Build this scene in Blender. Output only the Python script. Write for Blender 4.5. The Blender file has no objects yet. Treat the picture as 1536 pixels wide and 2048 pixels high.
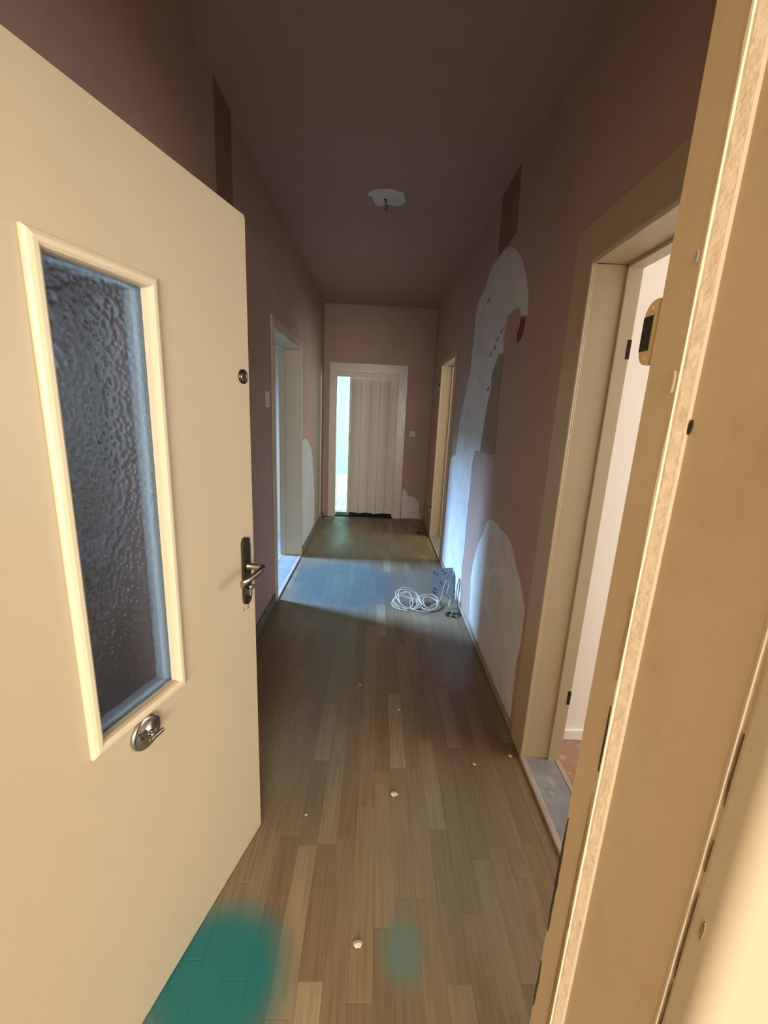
import bpy, bmesh, math, random
from mathutils import Vector, Matrix, noise

random.seed(7)
SC = bpy.context.scene
COL = SC.collection

# ------------------------------------------------------------------ camera
CAM_H = 1.45
def camera_matrix():
    """rotation from the two vanishing points of the photograph (1536 x 2048 frame)"""
    px, py, f = 768.0, 1024.0, 836.556
    def ray(u, v): return Vector((u - px, v - py, f)).normalized()
    fwd = ray(757, 825)
    dn = ray(600, 4550); dn = (dn - fwd * dn.dot(fwd)).normalized()
    up = -dn
    rt = fwd.cross(up)
    # rt, fwd, up are the world axes written in camera axes (x right, y down, z forward)
    rows = [rt, fwd, up]
    m = Matrix.Identity(4)
    for i in range(3):
        m[i][0] = rows[i][0]; m[i][1] = -rows[i][1]; m[i][2] = -rows[i][2]
    m.translation = (0, 0, CAM_H)
    return m
cam_data = bpy.data.cameras.new('camera')
cam_data.sensor_fit = 'HORIZONTAL'; cam_data.sensor_width = 36.0
cam_data.lens = 836.556 / 1536 * 36.0
cam_data.clip_start = 0.02
cam = bpy.data.objects.new('camera', cam_data); COL.objects.link(cam)
M = camera_matrix()
# fix handedness if the cross product came out mirrored
if M.to_3x3().determinant() < 0:
    for r in range(3): M[r][0] = M[r][0]
cam.matrix_world = M
SC.camera = cam

# ------------------------------------------------------------------ sky, daylight, exposure
SC.view_settings.view_transform = 'Standard'
SC.view_settings.look = 'None'
SC.view_settings.gamma = 1.0
SC.view_settings.use_curve_mapping = False
SC.view_settings.exposure = 0.0
w = bpy.data.worlds.new('world'); SC.world = w; w.use_nodes = True
w.node_tree.nodes['Background'].inputs[0].default_value = (0.55, 0.72, 1.0, 1)
w.node_tree.nodes['Background'].inputs[1].default_value = 2.4
SC.cycles.use_denoising = True
SC.cycles.max_bounces = 14
SC.cycles.diffuse_bounces = 8
SC.cycles.transparent_max_bounces = 12
SC.cycles.sample_clamp_indirect = 6.0

def daylight(name, loc, target, sx, sy, power, color):
    d = bpy.data.lights.new(name, 'AREA'); d.shape = 'RECTANGLE'
    d.size = sx; d.size_y = sy; d.energy = power; d.color = color
    o = bpy.data.objects.new(name, d); COL.objects.link(o)
    o.location = loc
    o.rotation_euler = (Vector(target) - Vector(loc)).to_track_quat('-Z', 'Y').to_euler()
    return o
daylight('daylight_stairwell', (0.40, -4.95, 1.45), (0.0, 1.0, 1.45), 1.9, 1.8, 385, (1.0, 0.93, 0.83))
daylight('daylight_left_room', (-5.0, 4.42, 3.6), (-0.2, 3.4, 0.6), 0.9, 0.7, 1750, (0.33, 0.59, 1.0))
daylight('daylight_right_room', (3.1, 1.10, 1.55), (0.9, 1.3, 1.1), 0.9, 1.2, 33, (1.0, 0.98, 0.96))
daylight('daylight_right_far_room', (3.1, 4.30, 1.6), (0.9, 4.7, 1.1), 1.2, 1.2, 45, (1.0, 0.93, 0.80))
daylight('daylight_end_room', (1.35, 7.7, 1.6), (-0.6, 8.8, 1.1), 1.4, 1.3, 165, (0.95, 0.98, 1.0))

# ------------------------------------------------------------------ materials
def mat(name, color, rough=0.6, metal=0.0, var=0.0, var_scale=6.0, bump=0.0, bump_scale=40.0,
        stain=None, stain_scale=2.0, stain_amt=0.0, objcol=False, coat=0.0, streak=None):
    m = bpy.data.materials.new(name); m.use_nodes = True
    nt = m.node_tree; N = nt.nodes; L = nt.links
    b = N['Principled BSDF']
    b.inputs['Roughness'].default_value = rough
    b.inputs['Metallic'].default_value = metal
    if coat: b.inputs['Coat Weight'].default_value = coat; b.inputs['Coat Roughness'].default_value = 0.2
    geo = N.new('ShaderNodeNewGeometry')
    src = None
    rgb = N.new('ShaderNodeRGB'); rgb.outputs[0].default_value = (*color, 1); src = rgb.outputs[0]
    if objcol:
        oi = N.new('ShaderNodeObjectInfo'); src = oi.outputs['Color']
    def noise_fac(scale, detail=5.0, lo=0.4, hi=0.6, rough_=0.6, vec=None):
        n = N.new('ShaderNodeTexNoise'); n.inputs['Scale'].default_value = scale
        n.inputs['Detail'].default_value = detail; n.inputs['Roughness'].default_value = rough_
        L.new(vec or geo.outputs['Position'], n.inputs['Vector'])
        mr = N.new('ShaderNodeMapRange'); mr.inputs[1].default_value = lo; mr.inputs[2].default_value = hi
        L.new(n.outputs['Fac'], mr.inputs[0]); return mr.outputs[0]
    def mix(fac, a, bcol, blend='MIX'):
        x = N.new('ShaderNodeMix'); x.data_type = 'RGBA'; x.blend_type = blend
        if isinstance(fac, float): x.inputs[0].default_value = fac
        else: L.new(fac, x.inputs[0])
        L.new(a, x.inputs[6])
        if isinstance(bcol, tuple): x.inputs[7].default_value = (*bcol, 1)
        else: L.new(bcol, x.inputs[7])
        return x.outputs[2]
    def scaled(fac, k):
        x = N.new('ShaderNodeMath'); x.operation = 'MULTIPLY'; L.new(fac, x.inputs[0]); x.inputs[1].default_value = k
        return x.outputs[0]
    if var:
        f = scaled(noise_fac(var_scale, 6, 0.3, 0.7), var)
        src = mix(f, src, tuple(c * 0.55 for c in color) if not objcol else (0.5, 0.5, 0.5), 'MIX' if not objcol else 'MULTIPLY')
    if stain:
        f = scaled(noise_fac(stain_scale, 8, 0.55, 0.72, 0.7), stain_amt)
        src = mix(f, src, stain)
    L.new(src, b.inputs['Base Color'])
    if bump:
        n = N.new('ShaderNodeTexNoise'); n.inputs['Scale'].default_value = bump_scale; n.inputs['Detail'].default_value = 4
        L.new(geo.outputs['Position'], n.inputs['Vector'])
        bp = N.new('ShaderNodeBump'); bp.inputs['Strength'].default_value = bump; bp.inputs['Distance'].default_value = 0.01
        L.new(n.outputs['Fac'], bp.inputs['Height']); L.new(bp.outputs[0], b.inputs['Normal'])
    return m

WALL = mat('dusty_pink_wall_paint', (0.47, 0.325, 0.255), 0.75, var=0.25, var_scale=3, bump=0.08, bump_scale=120, stain=(0.30, 0.22, 0.15), stain_scale=1.3, stain_amt=0.35)
CEIL = mat('ceiling_paint', (0.40, 0.27, 0.205), 0.8, var=0.15, var_scale=2, bump=0.05, bump_scale=120)
STRIP = mat('brown_unpainted_wall', (0.26, 0.15, 0.09), 0.8, var=0.4, var_scale=5)
PLASTER = mat('bare_white_plaster', (0.74, 0.72, 0.67), 0.85, var=0.35, var_scale=5, bump=0.5, bump_scale=45, stain=(0.45, 0.44, 0.40), stain_scale=4, stain_amt=0.6)
OLDPAPER = mat('old_textured_wallpaper', (0.40, 0.30, 0.21), 0.85, var=0.9, var_scale=90, bump=0.6, bump_scale=90)
REDBRICK = mat('torn_red_brown_layer', (0.22, 0.06, 0.03), 0.85, var=0.5, var_scale=20)
CREAM = mat('cream_gloss_paint', (0.47, 0.395, 0.265), 0.42, var=0.06, var_scale=3, bump=0.03, bump_scale=60, stain=(0.44, 0.36, 0.24), stain_scale=1.6, stain_amt=0.25)
JAMB = mat('aged_cream_frame_paint', (0.50, 0.40, 0.255), 0.45, var=0.10, var_scale=4, bump=0.06, bump_scale=50, stain=(0.36, 0.23, 0.10), stain_scale=5, stain_amt=0.35)
BEAD = mat('cream_bead_paint', (0.62, 0.53, 0.37), 0.40, var=0.05, var_scale=8, bump=0.05, bump_scale=80)
TRIM = mat('pale_frame_paint', (0.66, 0.56, 0.45), 0.38, var=0.10, var_scale=5, bump=0.12, bump_scale=35, stain=(0.40, 0.30, 0.2), stain_scale=7, stain_amt=0.3)
OLDTRIM = mat('yellowed_frame_paint', (0.56, 0.47, 0.33), 0.42, var=0.12, var_scale=5, bump=0.10, bump_scale=35, stain=(0.36, 0.27, 0.15), stain_scale=4, stain_amt=0.5)
GLOSSTRIM = mat('glossy_end_frame_paint', (0.68, 0.58, 0.50), 0.24, var=0.12, var_scale=6, bump=0.30, bump_scale=28)
FOLD = mat('beige_folding_door_vinyl', (0.60, 0.54, 0.45), 0.45, var=0.05, var_scale=8)
CHIP = mat('bare_dark_wood', (0.27, 0.175, 0.075), 0.85, var=0.5, var_scale=30, bump=0.4, bump_scale=60)
WHITECHIP = mat('flaked_primer_edge', (0.66, 0.56, 0.41), 0.6, var=0.06, var_scale=60, bump=0.4, bump_scale=80)
PRIMER = mat('bright_bare_primer', (0.85, 0.78, 0.62), 0.6, var=0.2, var_scale=50)
SPLIT = mat('dark_brown_crack', (0.09, 0.055, 0.02), 0.9)
OUTER_DIMMED = mat('dimmed_casing_paint', (0.43, 0.365, 0.245), 0.45, var=0.06, var_scale=4)  # same cream paint, darkened to tone down the light this face catches
BLACK = mat('black_shadow_gap_rubber', (0.012, 0.010, 0.008), 0.9)
SILL = mat('weathered_grey_threshold', (0.27, 0.265, 0.26), 0.75, var=0.6, var_scale=14, bump=0.3, bump_scale=40, stain=(0.5, 0.48, 0.42), stain_scale=9, stain_amt=0.6)
BASEB = mat('dirty_baseboard', (0.20, 0.165, 0.13), 0.7, var=0.6, var_scale=12, stain=(0.42, 0.38, 0.32), stain_scale=8, stain_amt=0.7)
STRIPBASE = mat('pale_floor_strip', (0.42, 0.35, 0.28), 0.6, var=0.5, var_scale=12)
STEEL = mat('dull_nickel', (0.35, 0.30, 0.25), 0.28, metal=1.0, bump=0.02, bump_scale=200)
DARKSTEEL = mat('dark_bronze_plate', (0.09, 0.07, 0.055), 0.3, metal=0.9)
CHROME = mat('worn_chrome', (0.55, 0.56, 0.55), 0.16, metal=1.0)
BRASSCREAM = mat('cream_painted_metal', (0.50, 0.38, 0.20), 0.45, var=0.3, var_scale=30)
PLASTIC = mat('yellowed_white_plastic', (0.66, 0.58, 0.48), 0.4)
CABLEW = mat('white_cable_sheath', (0.62, 0.60, 0.56), 0.45)
CABLED = mat('grey_cable_sheath', (0.10, 0.11, 0.13), 0.45)
SHEET = mat('grey_card', (0.12, 0.115, 0.105), 0.7, var=0.3, var_scale=20)
DEBRIS = mat('plaster_crumb', (0.62, 0.56, 0.46), 0.9, var=0.3, var_scale=80)
DIRT = mat('dark_dirt', (0.03, 0.02, 0.012), 0.95, bump=0.6, bump_scale=90)
SUBFLOOR = mat('subfloor_dark', (0.035, 0.025, 0.018), 0.9)
W_BLUE = mat('left_room_paint', (0.74, 0.70, 0.60), 0.8, var=0.15, var_scale=3, stain=(0.50, 0.52, 0.56), stain_scale=3, stain_amt=0.4)
W_WHITE = mat('right_room_paint', (0.86, 0.83, 0.76), 0.7, var=0.03)
W_CREAM = mat('right_far_room_paint', (0.78, 0.72, 0.60), 0.7)
W_MINT = mat('end_room_mint_paint', (0.40, 0.80, 0.73), 0.75, var=0.05)
SKIRTW = mat('white_skirting_paint', (0.85, 0.85, 0.82), 0.5, bump=0.3, bump_scale=30)
F_TERRA = mat('terracotta_floor_sheet', (0.36, 0.20, 0.13), 0.35, var=0.4, var_scale=6, stain=(0.8, 0.75, 0.65), stain_scale=14, stain_amt=0.5)
F_GREY = mat('grey_room_floor', (0.22, 0.23, 0.25), 0.7, var=0.4, var_scale=8)
F_PINK = mat('pinkish_floor_board', (0.60, 0.42, 0.47), 0.4, var=0.15, var_scale=5)
STAIRW = mat('stairwell_paint', (0.70, 0.60, 0.44), 0.8)

# laminate: plank tone from the object colour, fine grain along Y, dust film, teal patches and painted doorway light on top
def floor_material():
    m = bpy.data.materials.new('worn_laminate'); m.use_nodes = True
    nt = m.node_tree; N = nt.nodes; L = nt.links; b = N['Principled BSDF']
    geo = N.new('ShaderNodeNewGeometry'); oi = N.new('ShaderNodeObjectInfo')
    def math_(op, a, c=None):
        x = N.new('ShaderNodeMath'); x.operation = op
        for i, v in enumerate((a, c)):
            if v is None: continue
            if isinstance(v, (int, float)): x.inputs[i].default_value = v
            else: L.new(v, x.inputs[i])
        return x.outputs[0]
    def mix(fac, a, c, blend='MIX'):
        x = N.new('ShaderNodeMix'); x.data_type = 'RGBA'; x.blend_type = blend
        L.new(fac, x.inputs[0]) if not isinstance(fac, float) else setattr(x.inputs[0], 'default_value', fac)
        L.new(a, x.inputs[6])
        if isinstance(c, tuple): x.inputs[7].default_value = (*c, 1)
        else: L.new(c, x.inputs[7])
        return x.outputs[2]
    # grain: stretched noise, shifted per plank
    mp = N.new('ShaderNodeMapping'); mp.inputs['Scale'].default_value = (90, 4.5, 1)
    off = N.new('ShaderNodeVectorMath'); off.operation = 'ADD'
    cmb = N.new('ShaderNodeCombineXYZ'); L.new(math_('MULTIPLY', oi.outputs['Random'], 17.0), cmb.inputs[1])
    L.new(geo.outputs['Position'], off.inputs[0]); L.new(cmb.outputs[0], off.inputs[1])
    L.new(off.outputs[0], mp.inputs['Vector'])
    g = N.new('ShaderNodeTexNoise'); g.inputs['Scale'].default_value = 1.0; g.inputs['Detail'].default_value = 6; g.inputs['Distortion'].default_value = 0.6
    L.new(mp.outputs[0], g.inputs['Vector'])
    gr = N.new('ShaderNodeMapRange'); gr.inputs[1].default_value = 0.42; gr.inputs[2].default_value = 0.68; gr.inputs[3].default_value = 0.0; gr.inputs[4].default_value = 0.8
    L.new(g.outputs['Fac'], gr.inputs[0])
    col = mix(gr.outputs[0], oi.outputs['Color'], (0.62, 0.55, 0.46), 'MULTIPLY')
    # grey-green dust film
    n = N.new('ShaderNodeTexNoise'); n.inputs['Scale'].default_value = 1.7; n.inputs['Detail'].default_value = 5; n.inputs['Roughness'].default_value = 0.6
    L.new(geo.outputs['Position'], n.inputs['Vector'])
    sep = N.new('ShaderNodeSeparateXYZ'); L.new(geo.outputs['Position'], sep.inputs[0])
    def blob(cx, cy, rx, ry, soft, wob=0.35):
        dx = math_('DIVIDE', math_('SUBTRACT', sep.outputs[0], cx), rx)
        dy = math_('DIVIDE', math_('SUBTRACT', sep.outputs[1], cy), ry)
        d = math_('SQRT', math_('ADD', math_('MULTIPLY', dx, dx), math_('MULTIPLY', dy, dy)))
        d = math_('ADD', d, math_('MULTIPLY', math_('SUBTRACT', n.outputs['Fac'], 0.5), wob * 2))
        r = N.new('ShaderNodeMapRange'); r.interpolation_type = 'SMOOTHSTEP'
        r.inputs[1].default_value = 1.0 - soft; r.inputs[2].default_value = 1.0 + soft; r.inputs[3].default_value = 1; r.inputs[4].default_value = 0
        L.new(d, r.inputs[0]); return r.outputs[0]
    dr = N.new('ShaderNodeMapRange'); dr.inputs[1].default_value = 0.36; dr.inputs[2].default_value = 0.64; dr.inputs[3].default_value = 0.10; dr.inputs[4].default_value = 0.45
    L.new(n.outputs['Fac'], dr.inputs[0])
    col = mix(dr.outputs[0], col, (0.175, 0.165, 0.10))
    for (cx, cy, rx, ry, soft, c, k) in FLOOR_STAINS_AND_LIGHT:
        col = mix(math_('MULTIPLY', blob(cx, cy, rx, ry, soft), k), col, c)
    L.new(col, b.inputs['Base Color'])
    rr = N.new('ShaderNodeMapRange'); rr.inputs[1].default_value = 0.35; rr.inputs[2].default_value = 0.65; rr.inputs[3].default_value = 0.36; rr.inputs[4].default_value = 0.55
    L.new(n.outputs['Fac'], rr.inputs[0]); L.new(rr.outputs[0], b.inputs['Roughness'])
    bp = N.new('ShaderNodeBump'); bp.inputs['Strength'].default_value = 0.12; bp.inputs['Distance'].default_value = 0.002
    L.new(g.outputs['Fac'], bp.inputs['Height']); L.new(bp.outputs[0], b.inputs['Normal'])
    return m
FLOOR_STAINS_AND_LIGHT = [
    (-0.36, 0.78, 0.17, 0.16, 0.40, (0.004, 0.155, 0.16), 0.97),   # soft teal patch by the entrance door
    (0.13, 0.85, 0.055, 0.075, 0.6, (0.05, 0.20, 0.18), 0.55),    # smaller teal spot
    (-0.22, 2.05, 0.20, 0.75, 0.7, (0.12, 0.135, 0.12), 0.55),
    (0.45, 2.0, 0.30, 0.55, 0.7, (0.17, 0.095, 0.05), 0.6),
    (-0.55, 2.2, 0.22, 0.5, 0.7, (0.16, 0.10, 0.06), 0.5),    # grey-green dust trail
    (0.30, 1.10, 0.22, 0.30, 0.7, (0.20, 0.20, 0.15), 0.5),
    (-0.25, 3.42, 0.50, 0.60, 0.4, (0.06, 0.095, 0.105), 0.85),  # bluish doorway light painted in, darkened to dim the lit floor
    (0.45, 3.5, 0.25, 0.5, 0.5, (0.12, 0.10, 0.08), 0.7),     # dark brown area towards the right wall
    (0.05, 4.45, 0.55, 0.45, 0.6, (0.20, 0.20, 0.14), 0.6),
]
LAMINATE = floor_material()

def glass_material():
    m = bpy.data.materials.new('hammered_glass'); m.use_nodes = True
    nt = m.node_tree; N = nt.nodes; L = nt.links
    out = N['Material Output']; N.remove(N['Principled BSDF'])
    tc = N.new('ShaderNodeTexCoord')
    v = N.new('ShaderNodeTexVoronoi'); v.feature = 'SMOOTH_F1'; v.inputs['Scale'].default_value = 95; v.inputs['Smoothness'].default_value = 0.7
    L.new(tc.outputs['Object'], v.inputs['Vector'])
    bp = N.new('ShaderNodeBump'); bp.inputs['Strength'].default_value = 0.35; bp.inputs['Distance'].default_value = 0.003
    L.new(v.outputs['Distance'], bp.inputs['Height'])
    gl = N.new('ShaderNodeBsdfGlass'); gl.inputs['Color'].default_value = (0.79, 0.87, 0.97, 1); gl.inputs['Roughness'].default_value = 0.13; gl.inputs['IOR'].default_value = 1.45
    L.new(bp.outputs[0], gl.inputs['Normal'])
    tr = N.new('ShaderNodeBsdfTransparent'); tr.inputs['Color'].default_value = (0.76, 0.86, 0.97, 1)  # blue tint stands in for bluish light and reflections in the pane
    mx = N.new('ShaderNodeMixShader'); mx.inputs[0].default_value = 0.5
    L.new(gl.outputs[0], mx.inputs[1]); L.new(tr.outputs[0], mx.inputs[2]); L.new(mx.outputs[0], out.inputs['Surface'])
    return m
GLASS = glass_material()

# ------------------------------------------------------------------ helpers
class MB:
    """collects shapes into one bmesh, then links it as one mesh object"""
    def __init__(self): self.bm = bmesh.new()
    def box(self, x0, x1, y0, y1, z0, z1, bev=0.0, seg=2):
        b = bmesh.new()
        r = bmesh.ops.create_cube(b, size=1.0)
        bmesh.ops.scale(b, vec=(abs(x1 - x0), abs(y1 - y0), abs(z1 - z0)), verts=b.verts)
        bmesh.ops.translate(b, vec=((x0 + x1) / 2, (y0 + y1) / 2, (z0 + z1) / 2), verts=b.verts)
        if bev: bmesh.ops.bevel(b, geom=list(b.edges), offset=bev, segments=seg, affect='EDGES', profile=0.5)
        self._merge(b); return self
    def prism(self, pts, axis, lo, hi, bev=0.0):
        """closed polygon pts (a,b) extruded along axis from lo to hi; other two axes in xyz order"""
        b = bmesh.new()
        def P(a, c, t): return {'x': (t, a, c), 'y': (a, t, c), 'z': (a, c, t)}[axis]
        v0 = [b.verts.new(P(a, c, lo)) for a, c in pts]; v1 = [b.verts.new(P(a, c, hi)) for a, c in pts]
        n = len(pts)
        f0 = b.faces.new(v0); f1 = b.faces.new(v1[::-1])
        for i in range(n):
            b.faces.new((v0[i], v1[i], v1[(i + 1) % n], v0[(i + 1) % n]))
        bmesh.ops.recalc_face_normals(b, faces=b.faces)
        bmesh.ops.triangulate(b, faces=[f for f in b.faces if len(f.verts) > 4], ngon_method='EAR_CLIP')
        if bev: bmesh.ops.bevel(b, geom=list(b.edges), offset=bev, segments=1, affect='EDGES')
        self._merge(b); return self
    def tube(self, pts, r, seg=8, closed=False, smooth=True, sub=6):
        pts = [Vector(p) for p in pts]
        if smooth: pts = catmull(pts, sub, closed)
        b = bmesh.new(); rings = []; n = len(pts)
        prev = None
        for i, p in enumerate(pts):
            a = pts[(i - 1) % n] if (closed or i > 0) else p
            c = pts[(i + 1) % n] if (closed or i < n - 1) else p
            t = (c - a).normalized() if (c - a).length > 1e-9 else Vector((0, 0, 1))
            if prev is None:
                u = t.orthogonal().normalized()
            else:
                u = (prev - t * prev.dot(t)); u = u.normalized() if u.length > 1e-6 else t.orthogonal().normalized()
            prev = u; v = t.cross(u)
            rr = r[min(int(i / (n - 1) * (len(r) - 1) + .5), len(r) - 1)] if isinstance(r, (list, tuple)) else r
            rings.append([b.verts.new(p + (u * math.cos(2 * math.pi * k / seg) + v * math.sin(2 * math.pi * k / seg)) * rr) for k in range(seg)])
        for i in range(n if closed else n - 1):
            A, B = rings[i], rings[(i + 1) % n]
            for k in range(seg): b.faces.new((A[k], A[(k + 1) % seg], B[(k + 1) % seg], B[k]))
        if not closed:
            b.faces.new(rings[0][::-1]); b.faces.new(rings[-1])
        bmesh.ops.recalc_face_normals(b, faces=b.faces)
        for f in b.faces: f.smooth = True
        self._merge(b); return self
    def lathe(self, prof, origin, axis, seg=28):
        """profile [(r, t)] revolved about axis through origin"""
        ax = Vector(axis).normalized(); u = ax.orthogonal().normalized(); v = ax.cross(u); o = Vector(origin)
        b = bmesh.new(); rings = []
        for r_, t in prof:
            rings.append([b.verts.new(o + ax * t + (u * math.cos(2 * math.pi * k / seg) + v * math.sin(2 * math.pi * k / seg)) * max(r_, 1e-4)) for k in range(seg)])
        for A, B in zip(rings, rings[1:]):
            for k in range(seg): b.faces.new((A[k], A[(k + 1) % seg], B[(k + 1) % seg], B[k]))
        b.faces.new(rings[0][::-1]); b.faces.new(rings[-1])
        bmesh.ops.recalc_face_normals(b, faces=b.faces)
        for f in b.faces:
            if len(f.verts) == 4: f.smooth = True
        self._merge(b); return self
    def crumb(self, c, r, seed, flat=0.5):
        b = bmesh.new(); bmesh.ops.create_icosphere(b, subdivisions=2, radius=1.0)
        rnd = random.Random(seed); off = Vector((rnd.random() * 50, rnd.random() * 50, rnd.random() * 50))
        for vv in b.verts:
            k = 1 + 0.55 * noise.noise(vv.co * 1.7 + off)
            vv.co = Vector((vv.co.x * r * k, vv.co.y * r * k * .8, vv.co.z * r * k * flat))
        zmin = min(v.co.z for v in b.verts)
        bmesh.ops.translate(b, vec=(c[0], c[1], c[2] - zmin), verts=b.verts)
        self._merge(b); return self
    def _merge(self, b):
        me = bpy.data.meshes.new('tmp'); b.to_mesh(me); b.free(); self.bm.from_mesh(me); bpy.data.meshes.remove(me)
    def build(self, name, material, parent=None):
        me = bpy.data.meshes.new(name); self.bm.to_mesh(me); self.bm.free()
        me.materials.append(material)
        o = bpy.data.objects.new(name, me); COL.objects.link(o)
        if parent: o.parent = parent
        return o
def catmull(pts, sub, closed):
    n = len(pts); out = []
    rng = range(n) if closed else range(n - 1)
    for i in rng:
        p1, p2 = pts[i], pts[(i + 1) % n]
        p0 = pts[(i - 1) % n] if (closed or i > 0) else p1
        p3 = pts[(i + 2) % n] if (closed or i < n - 2) else p2
        for k in range(sub):
            t = k / sub
            out.append(0.5 * ((2 * p1) + (p2 - p0) * t + (2 * p0 - 5 * p1 + 4 * p2 - p3) * t * t + (3 * p1 - p0 - 3 * p2 + p3) * t ** 3))
    if not closed: out.append(pts[-1])
    return out
def tag(o, label=None, cat=None, group=None, kind=None):
    if label: o['label'] = label
    if cat: o['category'] = cat
    if group: o['group'] = group
    if kind: o['kind'] = kind
    return o
def struct(o, label, cat): return tag(o, label, cat, kind='structure')
def empty(name, loc=(0, 0, 0), rz=0.0):
    o = bpy.data.objects.new(name, None); COL.objects.link(o); o.empty_display_size = 0.1
    o.location = loc; o.rotation_euler = (0, 0, rz); return o
def ragged(pts, amp, seed, step=0.035):
    """subdivide a closed outline and roughen it like a torn edge"""
    out = []; n = len(pts)
    for i in range(n):
        a = Vector((*pts[i], 0)); c = Vector((*pts[(i + 1) % n], 0)); d = c - a
        k = max(1, int(d.length / step)); nn = Vector((-d.y, d.x, 0)).normalized() if d.length > 1e-6 else Vector()
        for j in range(k):
            p = a + d * (j / k)
            p += nn * amp * noise.noise(Vector((p.x * 23 + seed, p.y * 23, seed)))
            out.append((p.x, p.y))
    return out

# ------------------------------------------------------------------ shell of the corridor
XL, XR, YN, YE, H = -0.735, 0.70, 0.41, 5.75, 2.76
TL, TR = 0.19, 0.15
TOP = H + 0.12
LE = 0.0222   # clearance for the door linings
# left wall with its doorway
LD0, LD1, LDZ = 3.02, 4.03, 1.965
b = MB()
b.box(XL - TL, XL, YN - 0.21, LD0 - LE, -0.1, H); b.box(XL - TL, XL, LD1 + LE, YE + 0.2, -0.1, H); b.box(XL - TL, XL, LD0 - LE, LD1 + LE, LDZ + LE, H)
wall_left = struct(b.build('wall_left', WALL), 'dusty pink corridor wall on the left with one doorway', 'wall')
# right wall with two doorways
RN0, RN1, RNZ = 0.66, 1.53, 1.965
RF0, RF1, RFZ = 4.06, 4.90, 1.99
b = MB()
b.box(XR, XR + TR, YN - 0.21, RN0 - LE, -0.1, H); b.box(XR, XR + TR, RN1 + LE, RF0 - LE, -0.1, H); b.box(XR, XR + TR, RF1 + LE, YE + 0.2, -0.1, H)
b.box(XR, XR + TR, RN0 - LE, RN1 + LE, RNZ + LE, H); b.box(XR, XR + TR, RF0 - LE, RF1 + LE, RFZ + LE, H)
wall_right = struct(b.build('wall_right', WALL), 'dusty pink corridor wall on the right with stripped white plaster patches', 'wall')
# end wall
ED0, ED1, EDZ = -0.577, 0.274, 1.955
b = MB()
b.box(XL, ED0 - 0.001, YE, YE + 0.2, -0.1, H); b.box(ED1 + 0.001, XR, YE, YE + 0.2, -0.1, H); b.box(ED0 - 0.001, ED1 + 0.001, YE, YE + 0.2, EDZ + 0.001, H)
wall_end = struct(b.build('wall_end', WALL), 'dusty pink end wall of the corridor around the folding door', 'wall')
# entrance wall (the camera stands in its doorway)
EN0, EN1, ENZ = -0.66, 0.40, 2.02
b = MB()
b.box(XL - 0.9, EN0 - 0.001, 0.20, YN, -0.1, H); b.box(EN1 + 0.001, XR, 0.20, YN, -0.1, H); b.box(EN0 - 0.001, EN1 + 0.001, 0.20, YN, ENZ + 0.001, H)
b.box(XR + TR, 1.7, 0.20, YN, -0.1, H)
wall_near = struct(b.build('wall_near', WALL), 'entrance wall around the front doorway, beside the camera', 'wall')
b = MB(); b.box(XL - TL, XR + TR, 0.20, YE + 0.2, H, TOP)
ceiling = struct(b.build('ceiling', CEIL), 'dark brownish pink corridor ceiling with a white lamp patch', 'ceiling')
b = MB(); b.box(XL - TL, XR + TR, 0.05, YE + 0.2, -0.12, -0.009)
floor = struct(b.build('floor', SUBFLOOR), 'worn oak laminate floor of short staggered strips along the corridor', 'floor')

# laminate strips, one object each
ROWS = 22
wrow = (XR - XL) / ROWS
tones = [(0.285, 0.195, 0.105), (0.25, 0.16, 0.085), (0.32, 0.23, 0.135), (0.225, 0.14, 0.075), (0.27, 0.185, 0.105), (0.36, 0.275, 0.17), (0.24, 0.16, 0.09)]
rnd = random.Random(11)
mesh_cache = {}
def plank_mesh(L):
    L = round(L, 2)
    if L not in mesh_cache:
        g = 0.0003; c = 0.0008; t = 0.009
        vs = []; fs = []
        for (ix, iy, z) in ((0, 0, -t), (c, c, 0)):
            pass
        x0, x1, y0, y1 = g / 2, wrow - g / 2, g / 2, L - g / 2
        vs = [(x0, y0, -t), (x1, y0, -t), (x1, y1, -t), (x0, y1, -t),
              (x0, y0, -c * .6), (x1, y0, -c * .6), (x1, y1, -c * .6), (x0, y1, -c * .6),
              (x0 + c, y0 + c, 0), (x1 - c, y0 + c, 0), (x1 - c, y1 - c, 0), (x0 + c, y1 - c, 0)]
        fs = [(0, 3, 2, 1), (8, 9, 10, 11)]
        for a in (0, 4):
            for i in range(4): fs.append((a + i, a + (i + 1) % 4, a + 4 + (i + 1) % 4, a + 4 + i))
        me = bpy.data.meshes.new('plank'); me.from_pydata(vs, [], fs); me.materials.append(LAMINATE); mesh_cache[L] = me
    return mesh_cache[L]
np_ = 0
for r in range(ROWS):
    y = YN - rnd.uniform(0, 0.3) if r % 3 else YN - 0.05
    y = round(max(0.20, y), 2)
    last = None
    while y < YE - 0.005:
        Lp = round(rnd.choice([0.36, 0.42, 0.42, 0.48, 0.54]), 2)
        if YE - (y + Lp) < 0.15: Lp = round(YE - y, 2)
        o = bpy.data.objects.new('plank', plank_mesh(Lp)); COL.objects.link(o); o.parent = floor
        o.location = (XL + r * wrow, y, 0)
        t = rnd.choice([q for q in tones if q is not last]); last = t
        k = rnd.uniform(0.88, 1.12)
        o.color = (t[0] * k, t[1] * k, t[2] * k, 1)
        y = round(y + Lp, 2); np_ += 1
print('planks', np_)

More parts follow.
